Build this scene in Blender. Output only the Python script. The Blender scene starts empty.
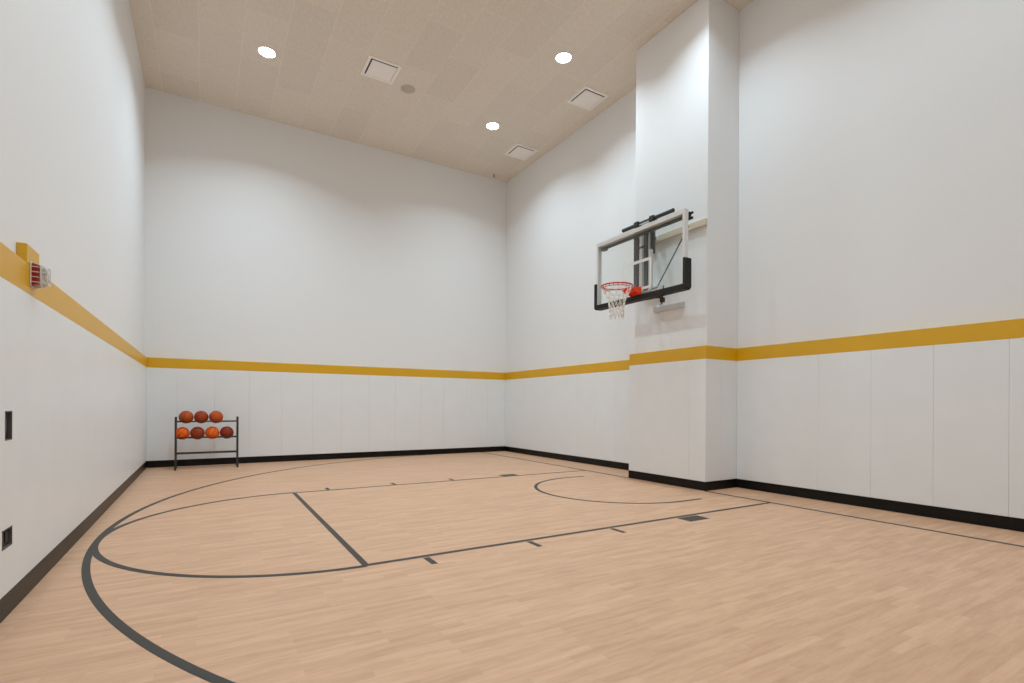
import bpy, bmesh, math, random
from mathutils import Vector, Matrix
random.seed(7)
PI = math.pi
sc = bpy.context.scene
C = bpy.data.collections.new('scene'); sc.collection.children.link(C)

# ------------------------------------------------------------------ room numbers (metres)
XL, XR, XP = -6.379, 1.366, 0.666          # padded faces: left wall, right wall, pillar front
YB, YP1, YP2 = 6.064, 0.700, -0.833        # padded faces: back wall, pillar far side, pillar near side
YF = -9.2                                  # wall behind the camera
T = 0.060                                  # padding thickness
H = 7.145
ZB, ZS0, ZS1 = 0.129, 1.881, 2.069         # baseboard top, stripe bottom, stripe top

# ------------------------------------------------------------------ materials
def mat(name, col, rough=.6, metal=0., spec=.5, **kw):
    m = bpy.data.materials.new(name); m.use_nodes = True
    b = m.node_tree.nodes['Principled BSDF']
    b.inputs['Base Color'].default_value = (*col, 1); b.inputs['Roughness'].default_value = rough
    b.inputs['Metallic'].default_value = metal; b.inputs['Specular IOR Level'].default_value = spec
    for k, v in kw.items(): b.inputs[k.replace('_', ' ')].default_value = v
    return m
def lin(r, g, b):
    f = lambda c: (c/255/12.92) if c/255 <= .04045 else ((c/255+.055)/1.055)**2.4
    return (f(r), f(g), f(b))
def nd(m, t, **kw):
    n = m.node_tree.nodes.new(t)
    for k, v in kw.items(): setattr(n, k, v)
    return n
def noise_tint(m, scale, amt, bump=0., stretch=(1, 1, 1), detail=3):
    """gentle procedural mottling (and optional bump) on a flat coloured material"""
    nt = m.node_tree; b = nt.nodes['Principled BSDF']; L = nt.links
    tc = nd(m, 'ShaderNodeTexCoord'); mp = nd(m, 'ShaderNodeMapping'); mp.inputs['Scale'].default_value = stretch
    no = nd(m, 'ShaderNodeTexNoise'); no.inputs['Scale'].default_value = scale; no.inputs['Detail'].default_value = detail
    L.new(tc.outputs['Object'], mp.inputs['Vector']); L.new(mp.outputs[0], no.inputs['Vector'])
    mr = nd(m, 'ShaderNodeMapRange'); mr.inputs['From Min'].default_value = .3; mr.inputs['From Max'].default_value = .7
    mr.inputs['To Min'].default_value = 1-amt; mr.inputs['To Max'].default_value = 1+amt
    L.new(no.outputs['Fac'], mr.inputs['Value'])
    hs = nd(m, 'ShaderNodeHueSaturation'); hs.inputs['Color'].default_value = b.inputs['Base Color'].default_value
    L.new(mr.outputs[0], hs.inputs['Value']); L.new(hs.outputs[0], b.inputs['Base Color'])
    if bump:
        bp = nd(m, 'ShaderNodeBump'); bp.inputs['Strength'].default_value = bump; bp.inputs['Distance'].default_value = .002
        L.new(no.outputs['Fac'], bp.inputs['Height']); L.new(bp.outputs[0], b.inputs['Normal'])
    return m

M = {}
M['paint'] = noise_tint(mat('wall_paint', (.785, .80, .812), .7, spec=.25), 60, .008, .1)
M['pad'] = noise_tint(mat('padding_vinyl', (.79, .825, .845), .38, spec=.55), 3, .012)
M['stripe'] = noise_tint(mat('stripe_vinyl', lin(216, 166, 12), .38, spec=.6), 3, .02)
M['rubber'] = noise_tint(mat('base_rubber', (.006, .005, .004), .36, spec=.22), 5, .1)
M['line'] = noise_tint(mat('court_line_paint', (.042, .038, .034), .45, spec=.25), 6, .08)
M['steel_dark'] = noise_tint(mat('dark_steel', (.035, .038, .038), .5, .15), 20, .05)
M['black'] = noise_tint(mat('black_metal', (.012, .012, .012), .5), 20, .05)
M['foam'] = noise_tint(mat('black_foam_padding', (.013, .012, .011), .65, spec=.35), 30, .08)
M['alu'] = noise_tint(mat('aluminium', (.72, .71, .69), .45, .35), 15, .03)
M['white_steel'] = noise_tint(mat('white_steel', (.75, .77, .77), .4), 15, .02)
M['grey_steel'] = noise_tint(mat('grey_steel', (.42, .46, .48), .4, .4), 15, .02)
M['orange'] = noise_tint(mat('orange_enamel', lin(236, 62, 6), .4), 20, .03)
M['rim'] = noise_tint(mat('rim_enamel', lin(205, 48, 25), .4), 20, .03)
M['net'] = noise_tint(mat('net_cord', (.80, .76, .70), .8), 40, .05)
M['plank'] = noise_tint(mat('pale_wood', lin(205, 196, 172), .6), 20, .06, stretch=(8, .8, 8))
M['plank_shaded'] = noise_tint(mat('shade_toned_timber', (.52, .52, .51), .6), 20, .04, stretch=(8, .8, 8))  # white lower plank; the soft shade on it is put into this grey
M['white'] = noise_tint(mat('white_plastic', (.78, .78, .77), .45), 10, .01)
M['vent'] = noise_tint(mat('vent_enamel', (.93, .90, .87), .5), 10, .01)
M['speaker'] = noise_tint(mat('speaker_grille', (.52, .47, .40), .7), 120, .12)
M['dark'] = noise_tint(mat('dark_plastic', (.010, .010, .010), .5), 10, .05)
M['red'] = noise_tint(mat('red_plastic', lin(150, 20, 32), .4), 10, .03)
M['bezel'] = noise_tint(mat('grey_bezel', (.10, .10, .095), .5), 10, .02)
M['cord_black'] = noise_tint(mat('black_cord', (.02, .02, .02), .6), 10, .02)
g = mat('clear_glass', (1, 1, 1), .03); g.node_tree.nodes['Principled BSDF'].inputs['Transmission Weight'].default_value = 1
g.node_tree.nodes['Principled BSDF'].inputs['IOR'].default_value = 1.1
M['glass'] = g
# tempered glass board: mostly transparent with a thin mirror sheen (lets the lamps through)
g2 = bpy.data.materials.new('board_glass'); g2.use_nodes = True; nt = g2.node_tree; nt.nodes.clear()
out = nt.nodes.new('ShaderNodeOutputMaterial'); mx = nt.nodes.new('ShaderNodeMixShader'); tr = nt.nodes.new('ShaderNodeBsdfTransparent')
tr.inputs[0].default_value = (.975, .99, .982, 1); gl = nt.nodes.new('ShaderNodeBsdfGlossy'); gl.inputs['Roughness'].default_value = .02
fr = nt.nodes.new('ShaderNodeLayerWeight'); fr.inputs['Blend'].default_value = .10
nt.links.new(fr.outputs['Facing'], mx.inputs[0]); nt.links.new(tr.outputs[0], mx.inputs[1]); nt.links.new(gl.outputs[0], mx.inputs[2]); nt.links.new(mx.outputs[0], out.inputs[0])
M['board_glass'] = g2
# lamp diffuser
em = bpy.data.materials.new('lamp_diffuser'); em.use_nodes = True; nt = em.node_tree; nt.nodes.clear()
out = nt.nodes.new('ShaderNodeOutputMaterial'); e = nt.nodes.new('ShaderNodeEmission'); e.inputs['Color'].default_value = (1, .97, .93, 1); e.inputs['Strength'].default_value = 30
nt.links.new(e.outputs[0], out.inputs[0]); M['lamp'] = em

def wood_floor():
    m = mat('maple_strip_floor', (.5, .35, .22), .38, spec=.4); nt = m.node_tree; L = nt.links; b = nt.nodes['Principled BSDF']
    tc = nd(m, 'ShaderNodeTexCoord')
    def brick(w, h, off=.37):
        k = nd(m, 'ShaderNodeTexBrick'); k.offset = off; k.inputs['Scale'].default_value = 1
        k.inputs['Brick Width'].default_value = w; k.inputs['Row Height'].default_value = h
        k.inputs['Mortar Size'].default_value = .0006; k.inputs['Mortar Smooth'].default_value = .3; k.inputs['Bias'].default_value = 0
        L.new(tc.outputs['Object'], k.inputs['Vector']); return k
    a = brick(.42, .057); a.inputs['Color1'].default_value = (0, 0, 0, 1); a.inputs['Color2'].default_value = (1, 1, 1, 1); a.inputs['Mortar'].default_value = (.2, .2, .2, 1)
    # long stretched grain
    def noise(scale, st, det=4, dist=0.):
        mp = nd(m, 'ShaderNodeMapping'); mp.inputs['Scale'].default_value = st; n = nd(m, 'ShaderNodeTexNoise')
        n.inputs['Scale'].default_value = scale; n.inputs['Detail'].default_value = det; n.inputs['Distortion'].default_value = dist
        L.new(tc.outputs['Object'], mp.inputs['Vector']); L.new(mp.outputs[0], n.inputs['Vector']); return n
    n1 = noise(3, (1, 9, 1), 5, .4); n2 = noise(14, (1, 12, 1), 3); n3 = noise(.5, (1, 1, 1), 2)
    r1 = nd(m, 'ShaderNodeValToRGB'); cr = r1.color_ramp
    cr.elements[0].position = .0; cr.elements[0].color = (*lin(204, 162, 130), 1); cr.elements[1].position = 1; cr.elements[1].color = (*lin(217, 175, 142), 1)
    e = cr.elements.new(.5); e.color = (*lin(210, 169, 136), 1)
    L.new(a.outputs['Color'], r1.inputs['Fac'])
    r2 = nd(m, 'ShaderNodeValToRGB'); cr = r2.color_ramp
    cr.elements[0].position = .33; cr.elements[0].color = (.85, .81, .78, 1); cr.elements[1].position = .62; cr.elements[1].color = (1.02, 1.02, 1.02, 1)
    L.new(n1.outputs['Fac'], r2.inputs['Fac'])
    r3 = nd(m, 'ShaderNodeValToRGB'); cr = r3.color_ramp
    cr.elements[0].position = .25; cr.elements[0].color = (.90, .89, .87, 1); cr.elements[1].position = .7; cr.elements[1].color = (1.03, 1.03, 1.03, 1)
    L.new(n2.outputs['Fac'], r3.inputs['Fac'])
    m1 = nd(m, 'ShaderNodeMixRGB', blend_type='MULTIPLY'); m1.inputs[0].default_value = .75; L.new(r1.outputs[0], m1.inputs[1]); L.new(r2.outputs[0], m1.inputs[2])
    m2 = nd(m, 'ShaderNodeMixRGB', blend_type='MULTIPLY'); m2.inputs[0].default_value = .8; L.new(m1.outputs[0], m2.inputs[1]); L.new(r3.outputs[0], m2.inputs[2])
    L.new(m2.outputs[0], b.inputs['Base Color'])
    mr = nd(m, 'ShaderNodeMapRange'); mr.inputs['To Min'].default_value = .36; mr.inputs['To Max'].default_value = .5
    L.new(n3.outputs['Fac'], mr.inputs['Value']); L.new(mr.outputs[0], b.inputs['Roughness'])
    return m
M['floor'] = wood_floor()

def ceiling_mat():
    m = mat('wood_fibre_ceiling_panel', (.4, .34, .28), .85, spec=.2); nt = m.node_tree; L = nt.links; b = nt.nodes['Principled BSDF']
    tc = nd(m, 'ShaderNodeTexCoord'); mp = nd(m, 'ShaderNodeMapping'); mp.inputs['Rotation'].default_value = (0, 0, PI/2); mp.inputs['Location'].default_value = (.55, 1.89, 0)
    L.new(tc.outputs['Object'], mp.inputs['Vector'])
    k = nd(m, 'ShaderNodeTexBrick'); k.offset = .5; k.inputs['Scale'].default_value = 1; k.inputs['Brick Width'].default_value = 1.22; k.inputs['Row Height'].default_value = .61
    k.inputs['Mortar Size'].default_value = .006; k.inputs['Mortar Smooth'].default_value = .4
    k.inputs['Color1'].default_value = (.93, .93, .93, 1); k.inputs['Color2'].default_value = (1.0, 1.0, 1.0, 1); k.inputs['Mortar'].default_value = (1.10, 1.10, 1.09, 1)
    L.new(mp.outputs[0], k.inputs['Vector'])
    n = nd(m, 'ShaderNodeTexNoise'); n.inputs['Scale'].default_value = 55; n.inputs['Detail'].default_value = 4; n.inputs['Distortion'].default_value = 1.5
    mp2 = nd(m, 'ShaderNodeMapping'); mp2.inputs['Scale'].default_value = (1, .3, 1); L.new(tc.outputs['Object'], mp2.inputs['Vector']); L.new(mp2.outputs[0], n.inputs['Vector'])
    r = nd(m, 'ShaderNodeValToRGB'); cr = r.color_ramp
    cr.elements[0].position = .3; cr.elements[0].color = (*lin(221, 211, 197), 1); cr.elements[1].position = .7; cr.elements[1].color = (*lin(233, 227, 217), 1)
    L.new(n.outputs['Fac'], r.inputs['Fac'])
    mx = nd(m, 'ShaderNodeMixRGB', blend_type='MULTIPLY'); mx.inputs[0].default_value = .8; L.new(r.outputs[0], mx.inputs[1]); L.new(k.outputs['Color'], mx.inputs[2])
    L.new(mx.outputs[0], b.inputs['Base Color'])
    bp = nd(m, 'ShaderNodeBump'); bp.inputs['Strength'].default_value = .5; bp.inputs['Distance'].default_value = .004
    L.new(n.outputs['Fac'], bp.inputs['Height']); L.new(bp.outputs[0], b.inputs['Normal'])
    return m
M['ceiling'] = ceiling_mat()

# ------------------------------------------------------------------ mesh helpers
def box(bm, x0, x1, y0, y1, z0, z1, bev=0., seg=2):
    r = bmesh.ops.create_cube(bm, size=1)
    vs = r['verts']
    for v in vs:
        v.co = Vector(((x0+x1)/2+v.co.x*(x1-x0), (y0+y1)/2+v.co.y*(y1-y0), (z0+z1)/2+v.co.z*(z1-z0)))
    if bev:
        es = list({e for v in vs for e in v.link_edges})
        bmesh.ops.bevel(bm, geom=es, offset=bev, segments=seg, profile=.5, affect='EDGES')
def tube(bm, pts, r, n=10, closed=False, caps=True):
    pts = [Vector(p) for p in pts]; N = len(pts); rings = []
    rr = r if isinstance(r, (list, tuple)) else [r]*N
    prev = None
    for i, p in enumerate(pts):
        a = pts[(i-1) % N] if (closed or i > 0) else p; b = pts[(i+1) % N] if (closed or i < N-1) else p
        t = (b-a).normalized()
        if prev is None:
            u = t.cross(Vector((0, 0, 1)));
            if u.length < .1: u = t.cross(Vector((0, 1, 0)))
        else: u = prev - t*prev.dot(t)
        u.normalize(); prev = u; w = t.cross(u)
        rings.append([bm.verts.new(p+(u*math.cos(2*PI*k/n)+w*math.sin(2*PI*k/n))*rr[i]) for k in range(n)])
    for i in range(N if closed else N-1):
        A, B = rings[i], rings[(i+1) % N]
        for k in range(n): bm.faces.new((A[k], A[(k+1) % n], B[(k+1) % n], B[k]))
    if caps and not closed:
        bm.faces.new(rings[0]); bm.faces.new(list(reversed(rings[-1])))
def lathe(bm, c, prof, n=48):
    """profile [(radius, z)] round the z axis at c"""
    rings = []
    for r, z in prof:
        if r < 1e-6: rings.append([bm.verts.new((c[0], c[1], c[2]+z))])
        else: rings.append([bm.verts.new((c[0]+r*math.cos(2*PI*k/n), c[1]+r*math.sin(2*PI*k/n), c[2]+z)) for k in range(n)])
    for A, B in zip(rings, rings[1:]):
        for k in range(n):
            q = [A[k % len(A)], A[(k+1) % len(A)], B[(k+1) % len(B)], B[k % len(B)]]
            q = [v for i, v in enumerate(q) if v not in q[:i]]
            if len(q) > 2: bm.faces.new(q)
def prism(bm, poly, ax, a0, a1, bev=0.):
    """extrude 2-D polygon along axis ax; polygon coordinates are the two other axes in order"""
    def P(q, a):
        q = list(q); q.insert(ax, a); return q
    A = [bm.verts.new(P(q, a0)) for q in poly]; B = [bm.verts.new(P(q, a1)) for q in poly]
    bm.faces.new(A); bm.faces.new(list(reversed(B)))
    n = len(A)
    for i in range(n): bm.faces.new((A[i], B[i], B[(i+1) % n], A[(i+1) % n]))
def obj(name, bm, m, parent=None, smooth=False, origin=None):
    bmesh.ops.recalc_face_normals(bm, faces=bm.faces)
    if parent is not None: off = Vector(parent.get('_o', (0, 0, 0)))
    else: off = Vector(origin) if origin else Vector((0, 0, 0))
    for v in bm.verts: v.co -= off
    me = bpy.data.meshes.new(name); bm.to_mesh(me); bm.free()
    me.materials.append(M[m] if isinstance(m, str) else m)
    if smooth:
        for p in me.polygons: p.use_smooth = True
    o = bpy.data.objects.new(name, me); C.objects.link(o)
    if parent is not None: o.parent = parent; OFF[o.name] = off; 
    else: o.location = off; OFF[o.name] = off
    return o
OFF = {}
class T_: pass
def thing(name, label, cat, loc, group=None):
    o = bpy.data.objects.new(name, None); C.objects.link(o); o.location = loc; o.empty_display_size = .1
    o['label'] = label; o['category'] = cat
    if group: o['group'] = group
    OFF[o.name] = Vector(loc); return o
def part(name, bm, m, par, smooth=False, label=None):
    """world-space bmesh parented to par; vertices stored relative to the root's base"""
    root = par
    while root.parent: root = root.parent
    off = root.location.copy()
    bmesh.ops.recalc_face_normals(bm, faces=bm.faces)
    for v in bm.verts: v.co -= off
    me = bpy.data.meshes.new(name); bm.to_mesh(me); bm.free(); me.materials.append(M[m] if isinstance(m, str) else m)
    if smooth:
        for p in me.polygons: p.use_smooth = True
    o = bpy.data.objects.new(name, me); C.objects.link(o); o.parent = par
    if label: o['label'] = label
    return o
B = bmesh.new
def struct(name, bm, m, label, cat):
    o = obj(name, bm, m); o['kind'] = 'structure'; o['label'] = label; o['category'] = cat; return o

# ------------------------------------------------------------------ room shell
W = .12
bm = B(); box(bm, XL-.4, XR+.4, YF-.3, YB+.4, -.12, 0)
floor = struct('floor', bm, 'floor', 'pale maple strip court floor with dark painted court lines', 'floor')
bm = B(); box(bm, XL-.4, XR+.4, YF-.3, YB+.4, H, H+.1)
ceiling = struct('ceiling', bm, 'ceiling', 'high beige wood fibre panel ceiling with faint joints', 'ceiling')
TL = .05
bm = B(); box(bm, XL-T-W, XL-TL, YF-W, YB+T+W, 0, H)
wall_left = struct('wall_left', bm, 'paint', 'tall white wall on the left with padded lower half', 'wall')
bm = B(); box(bm, XL-T, XR+T, YB+T, YB+T+W, 0, H)
wall_back = struct('wall_back', bm, 'paint', 'tall white far wall behind the ball rack', 'wall')
bm = B(); box(bm, XR+T, XR+T+W, YF-W, YB+T+W, 0, H)
wall_right = struct('wall_right', bm, 'paint', 'tall white wall on the right, either side of the pillar', 'wall')
bm = B(); box(bm, XL-T, XR+T, YF-W, YF, 0, H)
wall_front = struct('wall_front', bm, 'paint', 'white wall behind the camera', 'wall')
bm = B(); box(bm, XP+T, XR+T-.001, YP2+.03, YP1-T, 0, H-.001, .006)
pillar = struct('wall_pillar', bm, 'paint', 'white wall pillar standing out of the right wall and carrying the hoop', 'pillar')

def panels(par, axis, face, inward, cuts, name='padded_panel', holes=None):
    """row of padded panels on a wall. axis 0: wall plane is x=face; axis 1: y=face. inward: direction sign of the room"""
    for a, b in zip(cuts, cuts[1:]):
        bm = B(); g_ = .0008
        hl = [h for h in (holes or []) if h[0] > a and h[1] < b]
        f0, f1 = sorted((face, face-inward*T))
        if not hl:
            if axis == 0: box(bm, f0, f1, a+g_, b-g_, ZB, ZS0, .0012)
            else: box(bm, a+g_, b-g_, f0, f1, ZB, ZS0, .0012)
        else:   # panel with rectangular cut-outs, one skin extruded
            ys = sorted({a+g_, b-g_, *[h[0] for h in hl], *[h[1] for h in hl]}); zs = sorted({ZB, ZS0, *[h[2] for h in hl], *[h[3] for h in hl]})
            vs = {}
            def V(y, z):
                if (y, z) not in vs: vs[(y, z)] = bm.verts.new((f0, y, z))
                return vs[(y, z)]
            fs = []
            for y0, y1 in zip(ys, ys[1:]):
                for z0, z1 in zip(zs, zs[1:]):
                    if any(y0 >= h[0]-1e-6 and y1 <= h[1]+1e-6 and z0 >= h[2]-1e-6 and z1 <= h[3]+1e-6 for h in hl): continue
                    fs.append(bm.faces.new((V(y0, z0), V(y1, z0), V(y1, z1), V(y0, z1))))
            r = bmesh.ops.extrude_face_region(bm, geom=fs)
            for v in [x for x in r['geom'] if isinstance(x, bmesh.types.BMVert)]: v.co.x = f1
        part(name, bm, 'pad', par)
def seq(a, b, first, step=.61):
    out = [a]; x = first
    while x < b-.05:
        if x > a+.05: out.append(x)
        x += step
    return out+[b]
SW = (-1.783, -1.664, .988, 1.153)     # light switch cut-out y0 y1 z0 z1
OU = (-1.822, -1.654, .385, .494)      # outlet cut-out
panels(wall_left, 0, XL, 1, seq(YF, YB, -1.39-.61*12), holes=[SW, OU])
panels(wall_back, 1, YB, -1, seq(XL, XR, -5.894, .6125))
panels(wall_right, 0, XR, -1, seq(YF, -1.9, -3.844-.6105*8, .6105)[:-1]+[YP2])
panels(wall_right, 0, XR, -1, seq(YP1, YB, YB-.61*8))
panels(pillar, 0, XP, -1, [YP2, -.536, YP1])
# near side of the pillar: panels face -y
for a, b in ((XP+T, .992), (.992, XR)):
    bm = B(); box(bm, a+.0008, b-.0008, YP2, YP2+.03, ZB, ZS0, .0012); part('padded_panel', bm, 'pad', pillar)
bm = B(); box(bm, XP+T, XR, YP1-T, YP1, ZB, ZS0, .0012); part('padded_panel', bm, 'pad', pillar)

def ring_trim(name, z0, z1, m, extra, labels, cat):
    """horizontal strips flush with (or a hair proud of) the padding, one per wall"""
    e = extra
    def st(nm, boxes, lab):
        bm = B()
        for b_ in boxes: box(bm, *b_, z0, z1, .002, 1)
        struct(nm, bm, m, lab, cat)
    return st
st = ring_trim('', ZS0+.0005, ZS1, 'stripe', 0, None, 'stripe')
st('trim_1', [(XL-T, XL, YF, YB)], 'mustard yellow stripe along the left wall, top of the padding')
st('trim_2', [(XL, XR, YB, YB+T)], 'mustard yellow stripe along the far wall above the ball rack')
st('trim_3', [(XR, XR+T, YP1, YB)], 'mustard yellow stripe on the right wall beyond the pillar')
st('trim_4', [(XP, XP+T, YP2, YP1)], 'mustard yellow stripe on the pillar front under the hoop')
st('trim_5', [(XP+T, XR+T, YP2, YP2+.03)], 'mustard yellow stripe on the near side of the pillar')
st('trim_6', [(XR, XR+T, YF, YP2)], 'mustard yellow stripe on the right wall nearer than the pillar')
st('trim_7', [(XP+T, XR+T, YP1-T, YP1)], 'mustard yellow stripe on the far side of the pillar')
st = ring_trim('', 0.0005, ZB-.0005, 'rubber', 0, None, 'baseboard')
p_ = .004
st('baseboard_left', [(XL-T, XL+p_, YF, YB)], 'dark rubber baseboard at the foot of the left wall')
st('baseboard_back', [(XL, XR, YB-p_, YB+T)], 'black rubber baseboard at the foot of the far wall')
st('baseboard_right', [(XR-p_, XR+T, YP1, YB-p_)], 'black rubber baseboard on the right wall beyond the pillar')
st('baseboard_pillar', [(XP-p_, XP+T, YP2-p_, YP1+p_), (XP+T, XR-p_, YP2-p_, YP2+.03), (XP+T, XR-p_, YP1-T, YP1+p_)], 'black rubber baseboard wrapping the foot of the pillar')
st('baseboard_right_near', [(XR-p_, XR+T, YF, YP2)], 'black rubber baseboard on the right wall nearer than the pillar')

# ------------------------------------------------------------------ court lines (painted, parts of the floor)
LW = .05; Z = .0012; FX = -4.393; CX, CY, R3 = -.182, 0., 6.05
def strip(name, x0, x1, y0, y1, lab=None):
    bm = B(); box(bm, x0, x1, y0, y1, .0001, Z); return part(name, bm, 'line', floor, label=lab)
def arc(name, cx, cy, R, a0, a1, w=LW, ext=None, z=Z, n=160, clip=None, lab=None):
    pts = []
    for i in range(n+1):
        a = a0+(a1-a0)*i/n; pts.append((cx+R*math.cos(a), cy+R*math.sin(a), math.cos(a), math.sin(a)))
    if ext: pts = [(pts[0][0]+ext, pts[0][1], pts[0][2], pts[0][3])]+pts+[(pts[-1][0]+ext, pts[-1][1], pts[-1][2], pts[-1][3])]
    if clip: pts = [p for p in pts if clip(p[0], p[1])]
    bm = B(); pr = None
    for x, y, c, s in pts:
        q = [bm.verts.new((x+c*w/2, y+s*w/2, z)), bm.verts.new((x-c*w/2, y-s*w/2, z)), bm.verts.new((x-c*w/2, y-s*w/2, .0001)), bm.verts.new((x+c*w/2, y+s*w/2, .0001))]
        if pr:
            for k in range(4): bm.faces.new((pr[k], pr[(k+1) % 4], q[(k+1) % 4], q[k]))
        else: bm.faces.new(q)
        pr = q
    bm.faces.new(list(reversed(pr)))
    return part(name, bm, 'line', floor, label=lab)
BLX = .657
strip('baseline', BLX-LW/2, BLX+LW/2, YF+.4, YP2-p_); strip('baseline', BLX-LW/2, BLX+LW/2, YP1+p_, YB-p_-.001)
YE = 1.845
strip('lane_line', FX-LW/2, BLX-LW/2, -YE, -YE+LW); strip('lane_line', FX-LW/2, BLX-LW/2, YE-LW, YE)
strip('free_throw_line', FX-LW/2, FX+LW/2, -YE+LW, YE-LW)
arc('free_throw_circle', FX, 0, 1.836, PI/2, 3*PI/2, z=Z+.0004)
arc('three_point_arc', CX, CY, R3, PI*.5, PI*1.5, clip=lambda x, y: y < YB-.03, lab='wide dark three point arc sweeping across the floor')
strip('three_point_side_line', CX, BLX-LW/2, -R3-LW/2, -R3+LW/2)
arc('restricted_arc', -.216, 0, 1.21, PI/2, 3*PI/2, ext=.33)
for s in (-1, 1):
    a, b = sorted((s*(YE+.018), s*(YE+.2)))
    strip('lane_block', -.935-.1525, -.935+.1525, a, b)
    for k in range(3):
        x = -.92-1.092-.961*k; strip('lane_mark', x-LW/2, x+LW/2, a, b)

# ------------------------------------------------------------------ basketball hoop
BY = .100                      # board centre y
BX0 = .222                     # board front face x
ZB0, ZT = 2.850, 3.930         # glass bottom / top
HW = .925
hoop = thing('basketball_hoop', 'glass backboard with orange rim and net hung on the wall pillar', 'basketball hoop', (XP+T, BY, ZB0))
bm = B(); box(bm, BX0+.012, BX0+.024, BY-HW+.02, BY+HW-.02, ZB0+.02, ZT-.02)
glass = part('backboard', bm, 'board_glass', hoop, label='clear tempered glass backboard')
# aluminium frame: four mitred bars, deeper than wide
def frame_bars(y0, y1, z0, z1, w, x0, x1, wt=None):
    wt = wt or w
    bm = B()
    o = [(y0, z0), (y1, z0), (y1, z1), (y0, z1)]; i = [(y0+w, z0+w), (y1-w, z0+w), (y1-w, z1-wt), (y0+w, z1-wt)]
    vo = [[bm.verts.new((x, *q)) for q in o] for x in (x0, x1)]; vi = [[bm.verts.new((x, *q)) for q in i] for x in (x0, x1)]
    for k in range(4):
        j = (k+1) % 4
        bm.faces.new((vo[0][k], vo[0][j], vi[0][j], vi[0][k])); bm.faces.new((vo[1][k], vo[1][j], vi[1][j], vi[1][k]))
        bm.faces.new((vo[0][k], vo[0][j], vo[1][j], vo[1][k])); bm.faces.new((vi[0][k], vi[0][j], vi[1][j], vi[1][k]))
    return bm
part('backboard_frame', frame_bars(BY-HW, BY+HW, ZB0, ZT, .040, BX0, BX0+.075, .062), 'alu', hoop, label='pale aluminium backboard frame')
# shooter's square: white lines on the front of the glass
part('target_square', frame_bars(BY-.305, BY+.305, 2.965, 3.42, .04, BX0+.0095, BX0+.0118), 'white', hoop, label='white target square outline')
# black bottom and corner padding
def pad_U(bm, x0, x1):
    t = .034; h = .40; o = .042
    poly = [(BY-HW-t, ZB0-t+.03), (BY-HW-t+.03, ZB0-t), (BY+HW+t-.03, ZB0-t), (BY+HW+t, ZB0-t+.03), (BY+HW+t, ZB0+h-.01), (BY+HW+t-.01, ZB0+h), (BY+HW-.012, ZB0+h), (BY+HW-.012, ZB0+o),
            (BY-HW+.012, ZB0+o), (BY-HW+.012, ZB0+h), (BY-HW-t+.01, ZB0+h), (BY-HW-t, ZB0+h-.01)]
    n = len(poly)
    A = [bm.verts.new((x0, *q)) for q in poly]; Bv = [bm.verts.new((x1, *q)) for q in poly]
    for i in range(n): bm.faces.new((A[i], Bv[i], Bv[(i+1) % n], A[(i+1) % n]))
    for V_ in (A, Bv):
        bm.faces.new((V_[0], V_[1], V_[8], V_[9], V_[10], V_[11]))
        bm.faces.new((V_[1], V_[2], V_[7], V_[8]))
        bm.faces.new((V_[2], V_[3], V_[4], V_[5], V_[6], V_[7]))
    bmesh.ops.recalc_face_normals(bm, faces=bm.faces)
bm = B(); pad_U(bm, BX0-.022, BX0+.1); part('edge_padding', bm, 'foam', hoop, label='black foam edge padding')
# rim
RZ, RX, RR = 2.992, BX0-.390, .2286
bm = B(); ring = [(RX+RR*math.cos(2*PI*k/64), BY+RR*math.sin(2*PI*k/64), RZ) for k in range(64)]
tube(bm, ring, .011, 10, closed=True)
rim = part('rim', bm, 'rim', hoop, smooth=True, label='red orange steel rim')
bm = B()
a0 = math.radians(75)
tube(bm, [(RX+.212*math.cos(a), BY+.212*math.sin(a), RZ-.03) for a in [a0+(2*PI-2*a0)*k/48 for k in range(49)]], .006, 8)
for k in range(13):
    a = a0+(2*PI-2*a0)*k/12
    tube(bm, [(RX+.222*math.cos(a), BY+.222*math.sin(a), RZ-.006), (RX+.211*math.cos(a), BY+.211*math.sin(a), RZ-.036)], .005, 6)
part('net_holder', bm, 'rim', rim, smooth=True)
bm = B()
# mounting plate on the glass, neck box and sloping gussets out to the rim
box(bm, BX0-.014, BX0+.010, BY-.105, BY+.105, RZ-.135, RZ+.022, .004)
box(bm, BX0-.105, BX0-.012, BY-.10, BY+.10, RZ-.010, RZ+.012, .003)
for s in (-1, 1):
    y = BY+s*.095
    prism(bm, [(BX0-.013, RZ-.10), (BX0-.013, RZ-.005), (BX0-.20, RZ-.002), (BX0-.20, RZ-.03)], 1, y-.006, y+.006)
box(bm, BX0-.165, BX0-.013, BY-.09, BY+.09, RZ-.075, RZ-.008, .004)
part('rim_mount', bm, 'orange', hoop, label='bright orange rim mounting bracket')
# net
bm = B(); lv = [(RZ-.030, .216), (RZ-.11, .178), (RZ-.19, .142), (RZ-.265, .120), (RZ-.335, .108), (RZ-.40, .102), (RZ-.455, .106)]
NN = 12; rnd = random.Random(3); nodes = []
for k, (z, r) in enumerate(lv):
    row = []
    for i in range(NN):
        a = 2*PI*(i+.5*(k % 2))/NN + rnd.uniform(-.03, .03)*(k > 1); q = r*(1+rnd.uniform(-.05, .05)*(k > 1))
        row.append((RX+q*math.cos(a), BY+q*math.sin(a), z+rnd.uniform(-.012, .012)*(k > 1)))
    nodes.append(row)
for k in range(len(lv)-1):
    for i in range(NN):
        j = (i+(-1 if k % 2 == 0 else 1)) % NN
        for q in (i, j): tube(bm, [nodes[k][i], nodes[k+1][q]], .0042 if k < 3 else .0052, 5)
for row in nodes[1:]:
    for q in row: bmesh.ops.create_icosphere(bm, subdivisions=1, radius=.008, matrix=Matrix.Translation(q))
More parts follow.
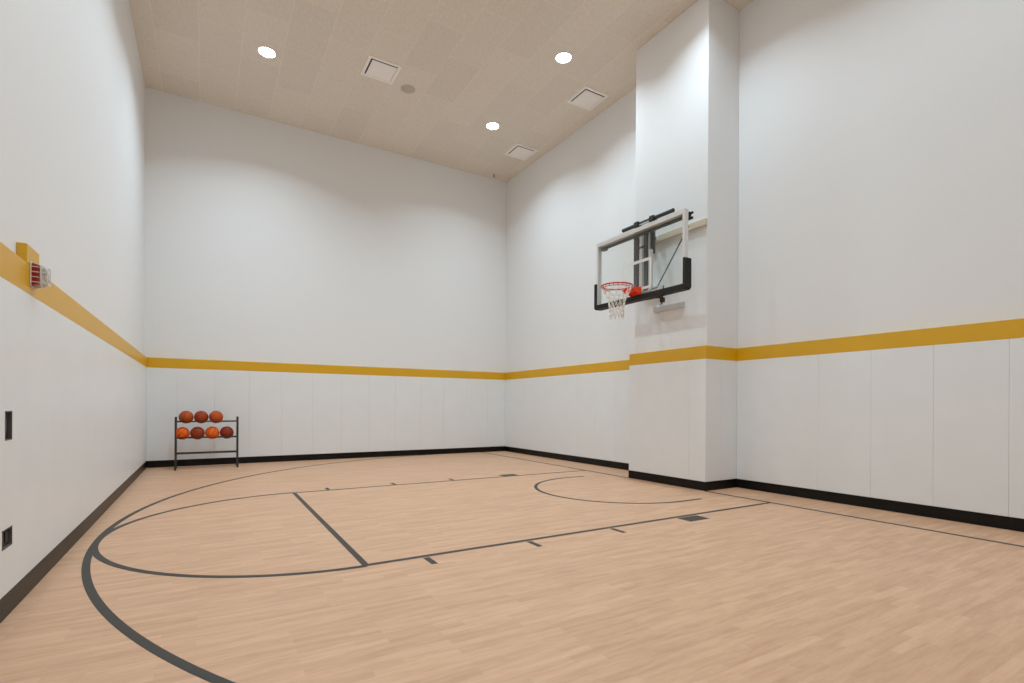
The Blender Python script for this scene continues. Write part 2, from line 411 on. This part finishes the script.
for i in range(NN):   # bottom loops
    x, y, z = nodes[-1][i]; dz = rnd.uniform(.02, .05); tube(bm, [(x, y, z), (x+rnd.uniform(-.01, .01), y+rnd.uniform(-.01, .01), z-dz)], .0045, 5)
for i in range(NN):   # loops round the rim
    a = 2*PI*i/NN; c_, s_ = math.cos(a), math.sin(a)
    tube(bm, [(RX+(.2286+.013*math.cos(t))*c_, BY+(.2286+.013*math.cos(t))*s_, RZ+.013*math.sin(t)-.002) for t in [2*PI*q/8 for q in range(8)]]+[nodes[0][i]], .004, 5)
part('net', bm, 'net', hoop, smooth=True, label='white cord net')

# carrier behind the glass
XU = BX0+.105     # face of uprights
def upr(name, y, w, z0, z1, m, x0=XU, d=.05, lab=None):
    bm = B(); box(bm, x0, x0+d, y-w/2, y+w/2, z0, z1, .004); return part(name, bm, m, hoop, label=lab)
bm = B(); box(bm, BX0+.086, BX0+.115, BY-HW+.06, BY+HW-.06, ZT-.10, ZT-.052, .003)
for s in (-1, 1): box(bm, BX0+.06, BX0+.14, BY+s*(HW-.075)-.05, BY+s*(HW-.075)+.05, ZT-.115, ZT-.045, .004)
part('cross_rail', bm, 'steel_dark', hoop, label='dark steel rail behind the top of the glass')
upr('upright', BY+.125, .075, 2.96, ZT-.02, 'steel_dark'); upr('upright', BY-.085, .065, 2.96, ZT-.02, 'steel_dark')
upr('height_slide', BY+.02, .055, 2.93, ZT-.05, 'white_steel', XU+.01, .04, 'pale steel height slide between the uprights')
upr('height_slide', BY-.170, .05, 2.93, ZT-.35, 'white_steel', XU+.005, .045, 'pale steel height slide beside the near upright')
upr('slide_sleeve', BY-.150, .075, 3.53, ZT-.04, 'steel_dark', XU+.06, .05, 'dark steel sleeve of the near slide')
upr('slide_sleeve', BY-.135, .03, 3.50, ZT-.12, 'grey_steel', XU+.02, .03, 'blue grey steel insert')
for z in (3.42, 3.64):
    bm = B(); box(bm, XU-.012, XU+.0, BY-.19, BY+.16, z, z+.04, .003) if z < 3.5 else box(bm, XU+.005, XU+.06, BY-.06, BY+.09, z, z+.03, .003)
    part('cross_plate', bm, 'white_steel' if z < 3.5 else 'black', hoop)
bm = B(); box(bm, XU-.02, XU+.03, BY-.20, BY+.17, 2.915, 2.965, .004); part('cross_plate', bm, 'white_steel', hoop)
# black tube and two clamps riding above the frame
bm = B(); tube(bm, [(.315, .49, ZT+.085), (.315, -.545, ZT+.085)], .029, 16)
tb = part('top_tube', bm, 'black', hoop, label='black tube above the backboard')
for y in (.166, -.150):
    bm = B(); box(bm, .27, .362, y-.045, y+.045, ZT+.035, ZT+.125, .012)
    box(bm, .29, .345, y-.025, y+.025, ZT-.06, ZT+.05, .004)
    cl = part('clamp', bm, 'black', tb)
bm = B(); tube(bm, [(.30, .11, ZT+.065), (.30, -.09, ZT+.065)], .012, 10); part('spring_rod', bm, 'white_steel', tb, smooth=True)
# arms from the uprights back to the pillar, upper and lower
def bar(bm, a, b, w, h):
    a, b = Vector(a), Vector(b); t = (b-a).normalized(); u = Vector((0, 1, 0)); v = t.cross(u).normalized()
    A = [bm.verts.new(p+u*su*w/2+v*sv*h/2) for p in (a, b) for su, sv in ((-1, -1), (1, -1), (1, 1), (-1, 1))]
    for f in ((0, 1, 2, 3), (7, 6, 5, 4), (0, 4, 5, 1), (1, 5, 6, 2), (2, 6, 7, 3), (3, 7, 4, 0)): bm.faces.new([A[i] for i in f])
for y in (BY+.17, BY+.02):
    for z0, z1 in ((3.80, 3.85), (3.02, 3.08)):
        bm = B(); bar(bm, (XU+.04, y, z0), (XP+T-.05, y, z1), .032, .05); part('support_arm', bm, 'white_steel' if z0 < 3.5 else 'steel_dark', hoop)
bm = B(); box(bm, XP+T-.04, XP+T-.0005, YP2+.036, YP1-T-.01, 3.800, 3.895, .003); part('wall_plank', bm, 'plank', hoop, label='cream timber mounting plank across the pillar')
bm = B(); box(bm, XP+T-.035, XP+T-.0005, -.40, .19, 2.690, 2.770, .003); part('wall_plank', bm, 'plank_shaded', hoop, label='lower mounting plank, white with soft shade painted in as grey')
bm = B(); box(bm, XP+T-.045, XP+T-.0005, BY-.10, BY+.36, 3.02, 3.11, .003); part('wall_plank', bm, 'white', hoop, label='white painted middle mounting plank')
for y in (BY+.17, BY+.02):
    bm = B(); box(bm, XP+T-.075, XP+T-.038, y-.035, y+.035, 3.02, 3.10, .004); part('arm_bracket', bm, 'white_steel', hoop)
    bm = B(); box(bm, XP+T-.075, XP+T-.038, y-.035, y+.035, 3.81, 3.885, .004); part('arm_bracket', bm, 'white_steel', hoop)
bm = B(); tube(bm, [(.37, BY-HW+.055, ZT-.20), (.37, -.19, 2.985), (.35, .09, 2.955)], .009, 8); part('brace_rod', bm, 'black', hoop, label='thin black diagonal brace rod')
bm = B(); box(bm, BX0+.10, BX0+.14, BY-HW+.0, BY-HW+.09, ZT-.11, ZT-.02, .01); tube(bm, [(BX0+.12, BY-HW-.035, ZT-.045), (BX0+.12, BY-HW+.10, ZT-.045)], .018, 12); tube(bm, [(BX0+.12, BY-HW-.03, ZT-.115), (BX0+.12, BY-HW+.1, ZT-.115)], .02, 12)
part('cable_pulley', bm, 'black', hoop, label='black pulley behind the near top corner')
bm = B(); box(bm, .30, .36, -.36, -.30, 2.73, 2.80, .01); tube(bm, [(.33, -.33, 2.80), (.33, -.20, 2.822), (.33, .0, 2.825)], .011, 8); tube(bm, [(.33, -.33, 2.73), (.33, -.29, 2.70)], .008, 8); tube(bm, [(.33, -.33, 2.80), (.33, -.35, 2.97)], .009, 8)
part('adjuster_crank', bm, 'black', hoop, label='black crank fitting under the backboard')

# ------------------------------------------------------------------ ball rack
rack = thing('ball_rack', 'dark steel three-shelf ball rack standing against the far wall', 'ball rack', (-5.4, 5.55, 0))
X0, X1 = -5.898, -4.902
for x in (X0, X1):
    s = 1 if x < -5.4 else -1
    bm = B()
    for y in (5.40, 5.70): box(bm, x-.012, x+.012, y-.012, y+.012, .02, .962, .003)
    for z in (.862, .555, .28): box(bm, x-.013, x+.013, 5.417, 5.683, z-.0125, z+.0125, .002)
    sf = part('side_frame', bm, 'steel_dark', rack)
    for y, q in ((5.40, -1), (5.70, 1)):
        bm = B(); prism(bm, [(y-.014, .14), (y+.014, .14), (y+q*.028+.017, .0), (y+q*.028-.017, .0)], 0, x-.015, x+.015); part('foot', bm, 'black', sf)
for z in (.876, .578, .290):
    for y in (5.448, 5.652):
        bm = B(); tube(bm, [(X0+.015, y, z), (X1-.015, y, z)], .0115, 10); part('rail', bm, 'steel_dark', rack, smooth=True)

def ball(x, z, col, rot, label, orange=False):
    y = 5.55; R = .1175
    m = noise_tint(mat('ball_leather', lin(*col), .55, spec=.35), 260, .10, .25)
    bm = B(); bmesh.ops.create_uvsphere(bm, u_segments=40, v_segments=24, radius=R)
    o = obj('basketball', bm, m, smooth=True); o.location = (x, y, z)
    o['label'] = label; o['category'] = 'basketball'; o['group'] = 'basketballs on the rack'
    bm = B(); r = R*1.001
    for f in (lambda t: (math.cos(t), math.sin(t), 0), lambda t: (math.cos(t), 0, math.sin(t))):
        tube(bm, [Vector(f(2*PI*k/48))*r for k in range(48)], .0022, 6, closed=True)
    for s in (-1, 1):
        pts = []
        for k in range(48):
            t = 2*PI*k/48; v = Vector((s*(.62+.16*math.cos(2*t)), math.cos(t)*.78, math.sin(t)*.78)); pts.append(v.normalized()*r)
        tube(bm, pts, .0022, 6, closed=True)
    sm = part_local('seam', bm, 'cord_black', o)
    o.rotation_euler = rot
    return o
def part_local(name, bm, m, par):
    bmesh.ops.recalc_face_normals(bm, faces=bm.faces)
    me = bpy.data.meshes.new(name); bm.to_mesh(me); bm.free(); me.materials.append(M[m])
    for p in me.polygons: p.use_smooth = True
    o = bpy.data.objects.new(name, me); C.objects.link(o); o.parent = par; return o
def zrest(z): return z+math.sqrt((.118+.0115)**2-.102**2)
zt, zl = zrest(.876), zrest(.578)
ball(-5.739, zt, (176, 76, 14), (.4, .2, .5), 'brown basketball at the left end of the top shelf')
ball(-5.500, zt, (156, 57, 10), (1.1, .7, .1), 'darker brown basketball in the middle of the three on the top shelf')
ball(-5.259, zt, (186, 80, 14), (.2, 1.2, .9), 'lighter brown basketball at the right end of the three on the top shelf')
ball(-5.797, zl, (240, 100, 4), (.7, .1, 1.5), 'bright orange basketball at the left end of the second shelf')
ball(-5.559, zl, (152, 58, 12), (1.4, .5, .3), 'brown basketball between the two orange balls on the second shelf')
ball(-5.321, zl, (242, 106, 6), (.1, .6, 1.1), 'bright orange basketball third along the second shelf')
ball(-5.081, zl, (142, 50, 16), (.9, .9, .2), 'dark reddish brown basketball at the right end of the second shelf')

# ------------------------------------------------------------------ ceiling fittings
LP = 39.2
def downlight(x, y, label, k=1.):
    t = thing('ceiling_light', label, 'ceiling light', (x, y, H), 'round recessed ceiling downlights')
    bm = B(); lathe(bm, (x, y, H), [(.150, 0), (.152, -.006), (.140, -.012), (.128, -.010), (.124, -.002), (.124, 0)]); part('trim_ring', bm, 'white', t, smooth=True)
    bm = B(); lathe(bm, (x, y, H), [(0, -.020), (.05, -.019), (.09, -.016), (.118, -.009), (.124, -.002)]); part('diffuser', bm, 'lamp', t, smooth=True, label='glowing white diffuser')
    ld = bpy.data.lights.new('lamp', 'AREA'); ld.shape = 'DISK'; ld.size = .24; ld.energy = LP*k; ld.spread = math.radians(SPREAD); ld.color = (.825, 1.01, 1.125)
    lo = bpy.data.objects.new('lamp', ld); C.objects.link(lo); lo.parent = t; lo.location = (0, 0, -.028)
SPREAD = 134
downlight(-4.567, 3.89, 'bright round ceiling downlight, leftmost, above the ball rack corner', 1.38)
downlight(-.214, 1.40, 'bright round ceiling downlight nearest the hoop pillar, largest in view')
downlight(-.222, 3.90, 'bright round ceiling downlight nearest the far right corner of the room', .98)
for x in (-4.567, -.22):
    for y in (1.40, -1.10, -3.60, -6.10):
        if x > -1 and y > 1: continue
        downlight(x, y, 'round ceiling downlight behind or above the camera, outside the view', .88 if x < -1 else .88 if y > -2 else .52 if y > -4 else .75)

def vent(x0, y0, label, s=.575):
    t = thing('ceiling_vent', label, 'air vent', (x0+s/2, y0+s/2, H), 'square ceiling air diffusers')
    x1, y1 = x0+s, y0+s; d = .022
    def ring(w, za, zb, x0, x1, y0, y1):
        bm = B()
        o = [(x0, y0), (x1, y0), (x1, y1), (x0, y1)]; i = [(x0+w, y0+w), (x1-w, y0+w), (x1-w, y1-w), (x0+w, y1-w)]
        vo = [[bm.verts.new((*q, z)) for q in o] for z in (za, zb)]; vi = [[bm.verts.new((*q, z)) for q in i] for z in (za, zb)]
        for k in range(4):
            j = (k+1) % 4
            bm.faces.new((vo[0][k], vo[0][j], vi[0][j], vi[0][k])); bm.faces.new((vo[1][k], vo[1][j], vi[1][j], vi[1][k]))
            bm.faces.new((vo[0][k], vo[0][j], vo[1][j], vo[1][k])); bm.faces.new((vi[0][k], vi[0][j], vi[1][j], vi[1][k]))
        return bm
    part('frame', ring(.05, H-d, H, x0, x1, y0, y1), 'vent', t)
    bm = B(); box(bm, x0+.05, x1-.05, y0+.05, y1-.05, H-.003, H); part('duct_shade_plate', bm, 'dark', t)  # black sheet painted in for the shade inside the duct
    g_ = .05+.026
    bm = B(); box(bm, x0+g_, x1-g_+.018, y0+g_, y1-g_+.018, H-d-.003, H-d+.003, .002); part('face_plate', bm, 'vent', t)
vent(-3.075, 3.045, 'large square ceiling diffuser beside the small round speaker')
vent(.583, 1.80, 'square ceiling diffuser close to the top of the hoop pillar')
vent(.59, 4.24, 'square ceiling diffuser farthest away near the room corner')
sp = thing('ceiling_speaker', 'small round beige flush ceiling speaker beside the largest square diffuser', 'speaker', (-2.19, 3.62, H))
bm = B(); lathe(bm, (-2.19, 3.62, H), [(0, -.008), (.118, -.007), (.122, -.004)]); part('grille', bm, 'speaker', sp, smooth=True)
bm = B(); lathe(bm, (-2.19, 3.62, H), [(.122, -.004), (.128, -.008), (.134, -.003), (.134, 0)]); part('rim_ring', bm, 'speaker', sp, smooth=True)
sk = thing('fire_sprinkler', 'tiny metal fire sprinkler head in the far corner of the ceiling', 'sprinkler', (.90, 5.88, H))
bm = B(); lathe(bm, (.90, 5.88, H), [(0, -.004), (.028, -.004), (.032, 0)], 20); part('escutcheon', bm, 'white', sk)
bm = B(); tube(bm, [(.90, 5.88, H-.003), (.90, 5.88, H-.03)], .012, 10)
for s in (-1, 1): tube(bm, [(.90, 5.88+s*.008, H-.03), (.90, 5.88+s*.018, H-.045), (.90, 5.88, H-.062)], .003, 6)
lathe(bm, (.90, 5.88, H), [(0, -.062), (.022, -.064), (.022, -.067), (0, -.067)], 16)
part('nozzle', bm, 'black', sk)

# ------------------------------------------------------------------ things on the left wall
al = thing('fire_alarm_strobe', 'red alarm strobe under a clear wire guard on the yellow stripe', 'fire alarm', (XL, -1.256, 1.93))
bm = B(); box(bm, XL-TL, XL, -1.395, -1.118, ZS1+.0005, 2.188, .003); part('mounting_block', bm, 'stripe', al, label='mustard yellow mounting block rising above the stripe')
y0, y1, z0, z1 = -1.325, -1.225, 1.950, 2.078
bm = B(); box(bm, XL, XL+.04, y0, y1, z0, z1, .006); body = part('housing', bm, 'red', al, label='dark red strobe housing')
bm = B(); box(bm, XL+.040, XL+.052, y0+.012, y1-.012, z0+.012, z1-.012, .005)
box(bm, XL+.050, XL+.068, y0+.02, y1-.02, z0+.075, z1-.02, .008); part('lens', bm, 'white', body, label='pale strobe lens')
bm = B(); gd = .080; gy0, gy1, gz0, gz1 = y0-.008, y1+.010, z0-.014, z1+.014
def rr(y0, y1, z0, z1, x, r=.02):
    out = []
    for cy, cz, a in ((y1-r, z1-r, 0), (y0+r, z1-r, PI/2), (y0+r, z0+r, PI), (y1-r, z0+r, 3*PI/2)):
        for k in range(5): t = a+k*PI/8; out.append((x, cy+r*math.cos(t), cz+r*math.sin(t)))
    return out
w_ = .0028
tube(bm, rr(gy0, gy1, gz0, gz1, XL+.004), w_*1.2, 6, closed=True)
tube(bm, rr(gy0+.006, gy1-.006, gz0+.008, gz1-.008, XL+.05), w_, 6, closed=True)
tube(bm, rr(gy0+.02, gy1-.02, gz0+.022, gz1-.022, XL+gd), w_, 6, closed=True)
def hoopw(f): tube(bm, [f(t) for t in [k/10 for k in range(11)]], w_, 6)
for z in [gz0+.03+(gz1-gz0-.06)*k/3 for k in range(4)]:
    hoopw(lambda t, z=z: (XL+gd*math.sin(PI*t)**.45, gy0+(gy1-gy0)*(t-.0), z))
for y in [gy0+.03, (gy0+gy1)/2, gy1-.03]:
    hoopw(lambda t, y=y: (XL+gd*math.sin(PI*t)**.45, y, gz0+(gz1-gz0)*t))
part('wire_guard', bm, 'white', al, smooth=True, label='white wire guard cage')
bm = B()
n = 12; prev = None
for i in range(n+1):
    t = i/n; x = XL+.001+(gd-.006)*math.sin(PI*t)**.4; z = gz0+.004+(gz1-gz0-.008)*t
    row = [bm.verts.new((x*1.0 if k in (1, 2) else XL+.001+(x-XL-.001)*.75, y, z)) for k, y in enumerate((gy0+.004, gy0+.016, gy1-.016, gy1-.004))]
    if prev:
        for k in range(3): bm.faces.new((prev[k], prev[k+1], row[k+1], row[k]))
    prev = row
cv = part('clear_cover', bm, 'board_glass', al, smooth=True, label='clear plastic cover')
so = cv.modifiers.new('thick', 'SOLIDIFY'); so.thickness = .002

def wallplate(name, r, label, cat, rows, parts):
    y0, y1, z0, z1 = r; x = XL-TL
    t = thing(name, label, cat, (x, (y0+y1)/2, z0))
    bm = B()   # metal liner around the cut-out
    e = .006
    for b_ in ((y0, y0+e, z0, z1), (y1-e, y1, z0, z1), (y0, y1, z0, z0+e), (y0, y1, z1-e, z1)): box(bm, x, XL+.0015, b_[0], b_[1], b_[2], b_[3])
    part('liner', bm, 'bezel', t, label='grey metal edge of the opening')
    bm = B(); box(bm, x, x+.034, y0+e, y1-e, z0+e, z1-e, .002); p = part('cover_plate', bm, 'dark', t)
    for q in parts:
        bm = B(); box(bm, x+.034, x+.040, *q, .0015); part(rows, bm, 'black', p)
wallplate('light_switch', SW, 'tall black recessed switch plate in the left wall padding, upper of two', 'light switch', 'rocker',
          [((SW[0]+SW[1])/2-.018, (SW[0]+SW[1])/2+.018, SW[2]+.045, SW[3]-.045)])
wallplate('power_outlet', OU, 'wide black recessed outlet low in the left wall padding, below the switch', 'power outlet', 'socket',
          [(OU[0]+.025, OU[0]+.07, OU[2]+.025, OU[3]-.025), (OU[1]-.07, OU[1]-.025, OU[2]+.025, OU[3]-.025)])

for o in bpy.data.objects:
    if '_o' in o: del o['_o']

# ------------------------------------------------------------------ camera
f, cx, cy, yaw, roll = 511.63, 512.02, 405.82, .5388, .0051
cam = bpy.data.cameras.new('camera'); co = bpy.data.objects.new('camera', cam); C.objects.link(co)
cam.sensor_fit = 'HORIZONTAL'; cam.sensor_width = 36; cam.lens = f/1024*36
cam.shift_x = (512-cx)/1024; cam.shift_y = (cy-341.5)/1024; cam.clip_start = .05; cam.clip_end = 100
fw = Vector((math.sin(yaw), math.cos(yaw), 0)); rt = Vector((math.cos(yaw), -math.sin(yaw), 0)); up = Vector((0, 0, 1))
c_, s_ = math.cos(roll), math.sin(roll); rt, up = c_*rt+s_*up, -s_*rt+c_*up
mw = Matrix.Identity(4)
for i in range(3): mw[i][0] = rt[i]; mw[i][1] = up[i]; mw[i][2] = -fw[i]
mw.translation = Vector((-5.4224, -5.6578, 1.1963)); co.matrix_world = mw
sc.camera = co

w = bpy.data.worlds.new('world'); sc.world = w; w.use_nodes = True
w.node_tree.nodes['Background'].inputs[0].default_value = (.5, .5, .5, 1); w.node_tree.nodes['Background'].inputs[1].default_value = .0
sc.view_settings.view_transform = 'Standard'; sc.view_settings.look = 'None'; sc.view_settings.gamma = 1; sc.view_settings.use_curve_mapping = False
sc.view_settings.exposure = 0.0
sc.cycles.max_bounces = 16; sc.cycles.diffuse_bounces = 10; sc.cycles.transparent_max_bounces = 16; sc.cycles.glossy_bounces = 6
sc.cycles.caustics_reflective = False; sc.cycles.caustics_refractive = False
